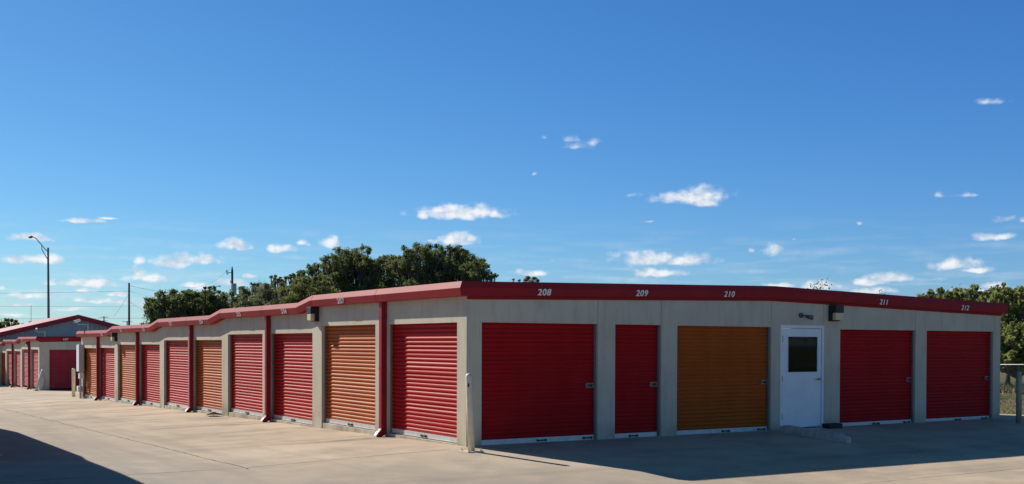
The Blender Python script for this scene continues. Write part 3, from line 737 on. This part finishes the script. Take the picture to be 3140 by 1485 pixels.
bollard((13.96, -1.0, gz(13.96, -1)), 'weathered grey green post standing by the right end of the long building', 1.215, .062, mat=simple('weathered_post_paint', (.30, .30, .22), .8, var=.2))
# torn corner sheet on row2
m = MB(); x0, y0 = SX - .235, SY - .12
m.add([(x0 - .02, y0 - .02, SZ + .02), (x0 + .05, y0 - .03, SZ + .95), (x0 + .19, y0 - .05, SZ + .9), (x0 + .26, y0 - .09, SZ + .55), (x0 + .18, y0 - .08, SZ + .2), (x0 + .08, y0 - .05, SZ + .02)], [(0, 1, 2, 3, 4, 5)])
o = m.build('corner_guard', M['grey']); sol = o.modifiers.new('thickness', 'SOLIDIFY'); sol.thickness = .02
tag(o, 'bent pale metal corner guard peeling off the far left row behind the leaning post', 'metal sheet')

# wheel stop, black box, brown scrap
def wheel_stop():
    p0 = Vector((7.0, -.33, gz(7.0, -.33))); p1 = Vector((6.93, -2.12, gz(6.93, -2.12)))
    d = (p1 - p0).normalized(); s = Vector((-d.y, d.x, 0))
    pr = [(-.09, 0), (-.085, .085), (-.05, .15), (.05, .15), (.085, .085), (.09, 0)]
    m = MB(); n = 10; L = (p1 - p0).length
    for i in range(n + 1):
        t = i / n; c_ = p0 + d * (L * t); k = .72 if i in (0, n) else 1
        for (a, b) in pr: m.v.append(c_ + s * (a * k) + Vector((0, 0, b * (k if i in (0, n) else 1) + random.uniform(-.003, .003))))
    q = len(pr)
    for i in range(n):
        for j in range(q): m.f.append((i*q + j, i*q + (j+1) % q, (i+1)*q + (j+1) % q, (i+1)*q + j))
    m.f.append(tuple(range(q))); m.f.append(tuple(n*q + j for j in range(q)))
    o = m.build('wheel_stop', M['stop'])
    tag(o, 'worn concrete wheel stop lying askew in front of the white entry door', 'wheel stop')
wheel_stop()
m = MB(); m.box(8.40, 8.82, -.32, -.125, gz(8.6, -.3), gz(8.6, -.3) + .10); o = m.build('rubber_block', M['rubber'], bevel=.015); tag(o, 'low black rubber block against the wall right of the entry door', 'block')
m = MB(); ee = 13.35
m.add([(-.27, ee - .12, -.185), (-.34, ee + .55, -.215), (-.55, ee + .50, -.225), (-.62, ee + .1, -.19), (-.50, ee - .22, -.17), (-.42, ee + .18, -.12)], [(0, 5, 4), (0, 1, 5), (1, 2, 5), (2, 3, 5), (3, 4, 5)])
o = m.build('scrap_sheet', M['rust']); sol = o.modifiers.new('thickness', 'SOLIDIFY'); sol.thickness = .012
tag(o, 'rusty brown bent scrap lying at the foot of the middle orange door', 'scrap')

# ------------------------------------------------------------------ fence on the right
fe = empty('chain_link_fence', (34, 0, gz(34, 0))); tag(fe, 'galvanised chain link fence along the field right of the long building', 'fence')
FXa, F0, F1 = 34.0, -40.0, 74.0
def fz(e): return gz(FXa, e) - .07
m = MB(); m.tube([(FXa, e, fz(e) + 1.24) for e in rngf(F0, F1, 6)], .019, 8); m.build('top_rail', M['steel'], fe)
e = F0
while e <= F1 + .1:
    m = MB(); m.tube([(FXa, e, fz(e) - .1), (FXa, e, fz(e) + 1.23)], .03, 8); m.build('post', M['steel'], fe); e += 3.0
vv = []; ff = []
p = F0
while p < F1 - 1.2:
    for s in (0, 1):
        ya, yb = (p, p + 1.18) if s == 0 else (p + 1.18, p)
        b = len(vv); r_ = .0032; za, zb_ = fz(ya) + .03, fz(yb) + 1.21
        for (yy, z_) in ((ya, za), (yb, zb_)): vv += [(FXa + .03 - r_, yy, z_), (FXa + .03 + r_, yy - r_, z_), (FXa + .03 + r_, yy + r_, z_)]
        ff += [(b, b+1, b+4, b+3), (b+1, b+2, b+5, b+4), (b+2, b, b+3, b+5)]
    p += .085
me = bpy.data.meshes.new('chain_mesh'); me.from_pydata(vv, [], ff); me.materials.append(M['steel'])
o = bpy.data.objects.new('chain_mesh', me); link(o, fe); me.transform(Matrix.Translation((-34, 0, -gz(34, 0))))

# ------------------------------------------------------------------ vegetation
def leaves(pts, size, mat, name, parent, flat=.0):
    n = len(pts); P_ = np.asarray(pts)
    nrm = rng.normal(size=(n, 3)); nrm /= np.linalg.norm(nrm, axis=1)[:, None]
    t1 = np.cross(nrm, rng.normal(size=(n, 3))); t1 /= np.linalg.norm(t1, axis=1)[:, None]; t2 = np.cross(nrm, t1)
    s = size * rng.uniform(.55, 1.35, n)[:, None]; asp = rng.uniform(.45, .8, n)[:, None]
    V = np.stack([P_ - t1 * s, P_ - t2 * s * asp + nrm * s * .12, P_ + t1 * s, P_ + t2 * s * asp + nrm * s * .12], 1).reshape(-1, 3)
    me = bpy.data.meshes.new(name); me.vertices.add(4 * n); me.vertices.foreach_set('co', V.astype(np.float32).ravel())
    me.loops.add(4 * n); me.loops.foreach_set('vertex_index', np.arange(4 * n, dtype=np.int32))
    me.polygons.add(n); me.polygons.foreach_set('loop_start', np.arange(0, 4 * n, 4, dtype=np.int32)); me.polygons.foreach_set('loop_total', np.full(n, 4, dtype=np.int32))
    me.update(calc_edges=True); me.materials.append(mat)
    o = bpy.data.objects.new(name, me); link(o, parent); return o
def place(px, depth):
    d = ray(px, 1056); p = CAM + d * depth; return p.x, p.y
def tree(px, topy, halfw, depth, mat, label, name='oak_tree', dens=1.0, lobes=26, leaf=.13, low=.25, spread=1.0, group='trees behind the long building', xy=None, ht=None, hw_=None, lr=(.16, .33)):
    if xy is None:
        x, y = place(px, depth); z0 = gz(x, y) - .07; H = 1.755 + (1056 - topy) * depth / FOC - z0; W = 1.22 * halfw * depth / FOC
    else:
        x, y = xy; z0 = gz(x, y) - .07; H = ht; W = hw_
    root = empty(name, (x, y, z0)); tag(root, label, 'tree', group)
    # trunk and limbs
    m = MB(); tp = Vector((0, 0, 0)); lean = Vector((random.uniform(-.1, .1), random.uniform(-.1, .1), 1)); hf = H * low * 1.15
    fork = tp + lean * hf; m.tube([tp, tp + lean * hf * .5, fork], [H * .034, H * .026, H * .022], 9)
    L = []; cz = H * (low + (1 - low) * .5)
    for i in range(lobes):
        th = i * 2.39996 + random.uniform(-.5, .5); f = (i + .5) / lobes
        v = 1 - 1.85 * f; rr = math.sqrt(max(.04, 1 - abs(v) ** 2.8)); k = random.uniform(.35, 1.0) ** .6
        r_ = W * random.uniform(*lr)
        hz = (H * (1 - low) * .5 - r_ * .8)
        c_ = Vector((math.cos(th) * rr * (W - r_ * .8) * k * spread, math.sin(th) * rr * (W - r_ * .8) * k, cz + v * hz * random.uniform(.8, 1.0)))
        L.append((c_, r_))
    for i in range(int(lobes * .7)):
        th = random.uniform(0, 6.283); v = random.uniform(-.2, 1.0) ; v = v if random.random() < .5 else random.uniform(.5, 1)
        rr = math.sqrt(max(.04, 1 - abs(v) ** 2.8)); r_ = W * random.uniform(.06, .13); k = random.uniform(.94, 1.06)
        L.append((Vector((math.cos(th) * rr * W * k, math.sin(th) * rr * W * k, min(H - r_, cz + v * (H * (1 - low) * .5) * random.uniform(.92, 1.0)))), r_))
    for c_, r_ in L:
        mid = fork.lerp(c_, .5) + Vector((random.uniform(-.15, .15) * W * .4, random.uniform(-.15, .15) * W * .4, -H * .03))
        m.tube([fork, mid, c_], [H * .013, H * .008, H * .003], 6)
        for q in range(4):
            dv = Vector((random.gauss(0, 1), random.gauss(0, 1), random.gauss(.3, 1))).normalized()
            m.tube([mid.lerp(c_, .6), c_ + dv * r_ * .9], [H * .004, .008], 4)
    tr = m_local_build(m, 'trunk', M['bark'], root)
    pts = []
    for c_, r_ in L:
        n = int(10.5 * dens * (r_ / leaf) ** 2) + 30
        # sub-clusters inside each lobe give ragged clumps
        ns = 16; sc_ = rng.normal(size=(ns, 3)); sc_ /= np.linalg.norm(sc_, axis=1)[:, None]; sc_ *= rng.uniform(.4, 1.0, ns)[:, None] * r_
        idx = rng.integers(0, ns, n); q = sc_[idx] + rng.normal(size=(n, 3)) * r_ * .27
        q[:, 2] *= .8
        pts.append(q + np.array(c_))
    leaves(np.concatenate(pts), leaf, mat, 'crown', root)
    return root
def m_local_build(m, name, mat, root):
    me = bpy.data.meshes.new(name); me.from_pydata([tuple(v) for v in m.v], [], m.f); me.update(); me.materials.append(mat)
    me.polygons.foreach_set('use_smooth', [True] * len(me.polygons))
    o = bpy.data.objects.new(name, me); link(o, root); return o
TL = [
 (1085, 752, 92, 108, 'oak', 'tall dark oak with open feathery crown, left half of the central clump', 40),
 (1190, 784, 95, 116, 'oak', 'dark oak in the dip between the two tall crowns of the central clump', 30),
 (1292, 744, 92, 106, 'oak', 'tallest dark oak, in the middle of the central clump', 40),
 (1390, 752, 92, 110, 'oak', 'broad dark oak with gaps of sky, right of the tallest oak', 38),
 (1452, 790, 66, 104, 'oak', 'round dark oak ending the central clump on the right', 26),
 (995, 806, 80, 112, 'oak', 'lower dark oak left of the tall open crown', 32),
 (915, 824, 36, 118, 'oak', 'slender oak whose crown tip stands alone left of the central clump', 18),
 (950, 850, 85, 96, 'oak2', 'yellow green oak low above the step between units 206 and 207', 30),
 (858, 838, 40, 112, 'elm', 'pointed grey green elm between the utility pole and the yellow green oak', 20),
 (780, 868, 78, 116, 'elm', 'round grey green elm next to the second utility pole', 24),
 (850, 868, 95, 104, 'elm', 'wide low grey green elm right of the second utility pole', 26),
 (715, 902, 85, 118, 'elm', 'low grey green tree behind the transformer pole', 22),
 (630, 880, 66, 112, 'oak', 'dark oak just left of the transformer pole', 30),
 (530, 890, 76, 108, 'oak', 'dark oak with ragged top, leftmost of the nearer trees behind the row', 32),
 (588, 905, 95, 116, 'oak', 'low wide dark oak filling the space between the two left oaks', 30),
 (1620, 838, 42, 112, 'oak', 'small oak top peeping over the roof left of number 208', 18),
 (1580, 852, 34, 114, 'oak', 'lowest oak top just above the roof, left of the small oak top', 14),
]
for i, (px, ty, hw2, dp, mk, lab, nl) in enumerate(TL):
    tree(px, ty, hw2, dp, M[mk], lab, name='oak_tree' if mk.startswith('oak') else 'elm_tree', lobes=int(nl * 1.7), dens=.85, low=.22, leaf=.095, lr=(.12, .25))
# trees by the field on the right
TR = [
 (2845, 884, 60, 66, 'small light green mesquite just above the trim left of number 212'),
 (2925, 872, 80, 62, 'light olive mesquite above number 212'),
 (3010, 866, 80, 64, 'light olive mesquite behind the right end of the roof'),
 (3090, 862, 80, 58, 'tall light olive mesquite right of the building end'),
 (3150, 872, 90, 66, 'broad olive mesquite at the right edge of the picture'),
 (3120, 980, 95, 56, 'low bushy mesquite behind the chain link fence'),
]
for (px, ty, hw2, dp, lab) in TR:
    tree(px, ty, hw2, dp, M['mesq'], lab, name='mesquite_tree', lobes=34, dens=1.2, low=.12, leaf=.10, group='mesquite trees by the field')
for (px, ty, hw2, dp, lab) in [(35, 984, 34, 150, 'distant green tree over the shed roof at the left edge'), (-20, 978, 50, 145, 'distant green tree cut by the left edge of the picture'), (96, 992, 14, 150, 'tiny distant treetop just above the red shed roof'), (112, 997, 12, 155, 'tiniest distant treetop, beside the lamp post')]:
    tree(px, ty, hw2, dp, M['oak2'], lab, name='distant_tree', lobes=16, leaf=.2, group='distant trees at the left')
# bare twiggy tree above 210
def twig_tree(px, topy, halfw, depth, label):
    x, y = place(px, depth); z0 = gz(x, y) - .07; H = 1.755 + (1056 - topy) * depth / FOC - z0; W = halfw * depth / FOC
    root = empty('thin_tree', (x, y, z0)); tag(root, label, 'tree'); m = MB(); tips = []
    def br(p, d, l, r, k):
        q = p + d * l; m.tube([p, p.lerp(q, .5) + Vector((random.uniform(-.04, .04), random.uniform(-.04, .04), 0)) * l, q], [r, r * .8, r * .6], 5)
        if k == 0: tips.append(q); return
        for i in range(3 if k > 1 else 4):
            dd = (d + Vector((random.gauss(0, .5), random.gauss(0, .5), random.gauss(0, .22)))).normalized(); br(q, dd, l * random.uniform(.55, .8), r * .6, k - 1)
    br(Vector((0, 0, 0)), Vector((0, 0, 1)), H * .42, .09, 4)
    mx = max(t_.z for t_ in tips); mw = max(abs(t_.x) + abs(t_.y) for t_ in tips); 
    for v in m.v: v.z *= H / mx; v.x *= W * 1.5 / mw; v.y *= W * 1.5 / mw
    pts = [Vector((t_.x * W * 1.5 / mw, t_.y * W * 1.5 / mw, t_.z * H / mx)) for t_ in tips]
    m_local_build(m, 'trunk', M['bark'], root)
    P_ = np.repeat(np.array([tuple(p) for p in pts]), 7, 0) + rng.normal(size=(len(pts) * 7, 3)) * .10
    leaves(P_, .04, M['oak'], 'crown', root)
twig_tree(2480, 862, 60, 40, 'thin nearly bare tree whose twigs show above the roof ridge')
twig_tree(2700, 897, 26, 44, 'two tiny bare twig tips above the roof left of number 211')
# trees across the yard that the door glass mirrors
for i, (x, y, h, w_) in enumerate([(48, -46, 7, 5), (58, -42, 8, 5.5), (44, -58, 7.5, 5.5), (68, -60, 9, 6)]):
    tree(0, 0, 0, 0, M['oak2'], ('oak', 'round oak', 'broad oak', 'tall oak')[i] + ' across the field behind the camera, seen only mirrored in the door glass', xy=(x, y), ht=h, hw_=w_, lobes=20, leaf=.22, dens=.8, group='trees across the field')

# grass
def grass():
    n = 26000; a = rng.uniform(16.7, 46, n); e = rng.uniform(-2, 24, n)
    keep = (e < (a + 9.4) * .78 - 10) & (e > (a + 9.4) * .56 - 16.3 + -3); a, e = a[keep], e[keep]; n = len(a)
    h = rng.uniform(.02, .06, n) + np.where(a > 33, rng.uniform(.03, .22, n), 0)
    z = np.array([gz(i, j) - .07 for i, j in zip(a, e)]); th = rng.uniform(0, 6.28, n); w = .012 + h * .06
    A_ = np.stack([a - np.cos(th) * w, e - np.sin(th) * w, z], 1); B_ = np.stack([a + np.cos(th) * w, e + np.sin(th) * w, z], 1)
    C_ = np.stack([a + rng.normal(0, .3, n) * h, e + rng.normal(0, .3, n) * h, z + h], 1)
    V = np.stack([A_, B_, C_], 1).reshape(-1, 3)
    me = bpy.data.meshes.new('field_grass'); me.from_pydata(V.tolist(), [], [(3*i, 3*i+1, 3*i+2) for i in range(n)]); me.materials.append(M['grass'])
    o = bpy.data.objects.new('field_grass', me); link(o); tag(o, 'short green and dry grass in the field beyond the yard', 'grass', kind='stuff')
grass()

# ------------------------------------------------------------------ poles and wires
def at3(px, py, depth):
    return CAM + ray(px, py) * depth
def lamp_post():
    dp = 92; x, y = place(150, dp); z0 = gz(x, y) - .1; root = empty('street_lamp', (x, y, z0)); tag(root, 'tall grey street lamp with a long curved arm at the left', 'street lamp')
    top = at3(147.5, 760, dp); base = Vector((x, y, z0))
    m = MB(); m.tube([base, base.lerp(top, .5), top], [.13, .10, .075], 10); m.build('pole', M['polem'], root)
    pj = at3(149, 800, dp); p1 = at3(147, 778, dp); p2 = at3(128, 752, dp); p3 = at3(110, 731, dp); p4 = at3(101, 727, dp)
    m = MB(); m.tube([at3(148, 772, dp), at3(140, 767, dp), p2, p3, p4], .035, 6); m.tube([pj, at3(138, 782, dp), at3(128, 764, dp), p2], .03, 6); m.build('arm', M['polem'], root)
    m = MB(); q = at3(88, 728, dp); m.tube([p4, at3(95, 727, dp), q], [.05, .12, .06], 8); m.build('lamp_head', M['polem'], root)
lamp_post()
def wood_pole(px, topy, dp, r, label, xarm=None):
    x, y = place(px, dp); z0 = gz(x, y) - .1; top = at3(px, topy, dp); top.x, top.y = x, y
    root = empty('utility_pole', (x, y, z0)); tag(root, label, 'utility pole', 'utility poles')
    m = MB(); m.tube([(x, y, z0), (x, y, top.z)], [r * 1.2, r * .85], 12); m.build('pole', M['wood'], root)
    if xarm:
        m = MB(); s = Vector((RT.x, RT.y, 0)).normalized()
        for k, (dz_, l) in enumerate(xarm):
            c0 = Vector((x, y, top.z - dz_)); m.tube([c0 - s * l, c0 + s * l], r * .45, 6)
        m.build('crossarm', M['wood'], root)
    return root, top
rp, tp = wood_pole(712, 829, 132, .15, 'utility pole with a grey transformer can, behind the long row')
dp = 131.6
m = MB(); m.tube([at3(712, 818, dp), at3(712, 829, dp)], [.05, .12], 8); m.build('pole_cap', M['black'], rp)
m = MB(); m.tube([at3(717.5, 904, dp), at3(717.5, 872, dp)], .30, 16); m.tube([at3(717.5, 872, dp), at3(717.5, 869.5, dp)], [.32, .22], 16); m.build('transformer', M['grey'], rp)
m = MB()
for a, b in (((693, 831), (697, 842)), ((697, 842), (700, 840)), ((693, 831), (696, 829)), ((696, 829), (700, 840)), ((700, 836), (710, 837)), ((707, 866), (712, 862)), ((706, 860), (707, 868))): m.tube([at3(*a, dp), at3(*b, dp)], .04, 5)
m.build('cutout_fuse', M['black'], rp)
wood_pole(396, 868, 150, .14, 'plain dark utility pole standing alone above the far part of the row')
rp2, tp2 = wood_pole(735.5, 882, 160, .14, 'shorter utility pole right of the transformer pole', [(.25, .35)])
wood_pole(319, 970, 300, .16, 'tiny distant utility pole with two crossarms', [(.3, 1.2), (1.3, .9)])
wood_pole(390, 985, 300, .16, 'faint distant utility pole beside the lone dark pole', [(.2, 1.3)])
# thin mast
x, y = place(95.5, 200); m = MB(); tz = at3(95.5, 936, 200).z; m.tube([(x, y, -1.5), (x, y, tz)], .04, 5); o = m.build('radio_mast', M['polem']); tag(o, 'thin radio mast rising above the shed roof', 'mast')
def street_lamp2(px, py, dp, sgn, label, px2):
    x, y = place(px2, dp); z0 = gz(x, y); root = empty('street_lamp', (x, y, z0)); tag(root, label, 'street lamp')
    t_ = at3(px2, py + 8, dp); m = MB(); m.tube([(x, y, z0), (x, y, t_.z)], .08, 6); m.tube([t_, at3(px2 + sgn * 7, py + 1, dp), at3(px2 + sgn * 13, py, dp)], .05, 6); m.build('pole', M['polem'], root)
    m = MB(); m.tube([at3(px2 + sgn * 12, py, dp), at3(px2 + sgn * 19, py, dp)], [.07, .13], 6); m.build('lamp_head', M['grey'], root)
street_lamp2(657, 878, 170, 1, 'distant street lamp arm above the dark oak left of the transformer pole', 657)
street_lamp2(765, 880, 175, -1, 'distant street lamp arm above the elm right of the shorter pole', 765)
def wire(p, q, sag, label, r=.017):
    n = 24; pts = [p.lerp(q, i / n) - Vector((0, 0, sag * 4 * (i / n) * (1 - i / n))) for i in range(n + 1)]
    m = MB(); m.tube(pts, r, 5); o = m.build('overhead_wire', M['wire']); tag(o, label, 'wire', 'overhead wires')
wire(at3(-700, 897, 152), at3(396, 893, 150), .25, 'upper wire ending near the top of the lone dark pole', .014)
wire(at3(396, 893, 150), at3(712, 893, 131), .9, 'wire between the lone dark pole and the transformer pole', .014)
wire(at3(396, 876, 150), at3(720, 905, 210), .7, 'wire slanting down right from the top of the lone dark pole', .016)
wire(at3(-600, 936, 152), at3(560, 938, 190), .15, 'middle wire crossing behind the lamp post and lone pole', .014)
wire(at3(-600, 974, 152), at3(500, 976, 190), .15, 'lowest wire just above the shed roof', .016)
wire(at3(396, 925, 150), at3(520, 978, 170), .4, 'short drooping wire at the right of the lone pole', .015)
wire(at3(350, 970, 150), at3(396, 900, 150), .1, 'guy wire slanting down left from the lone dark pole', .016)
wire(at3(494, 951, 100), at3(708, 911, 131), 1.55, 'thick sagging cable in front of the dark oaks', .04)
wire(at3(560, 880, 133), at3(708, 820, 131.6), .9, 'thin wire rising to the top of the transformer pole', .012)
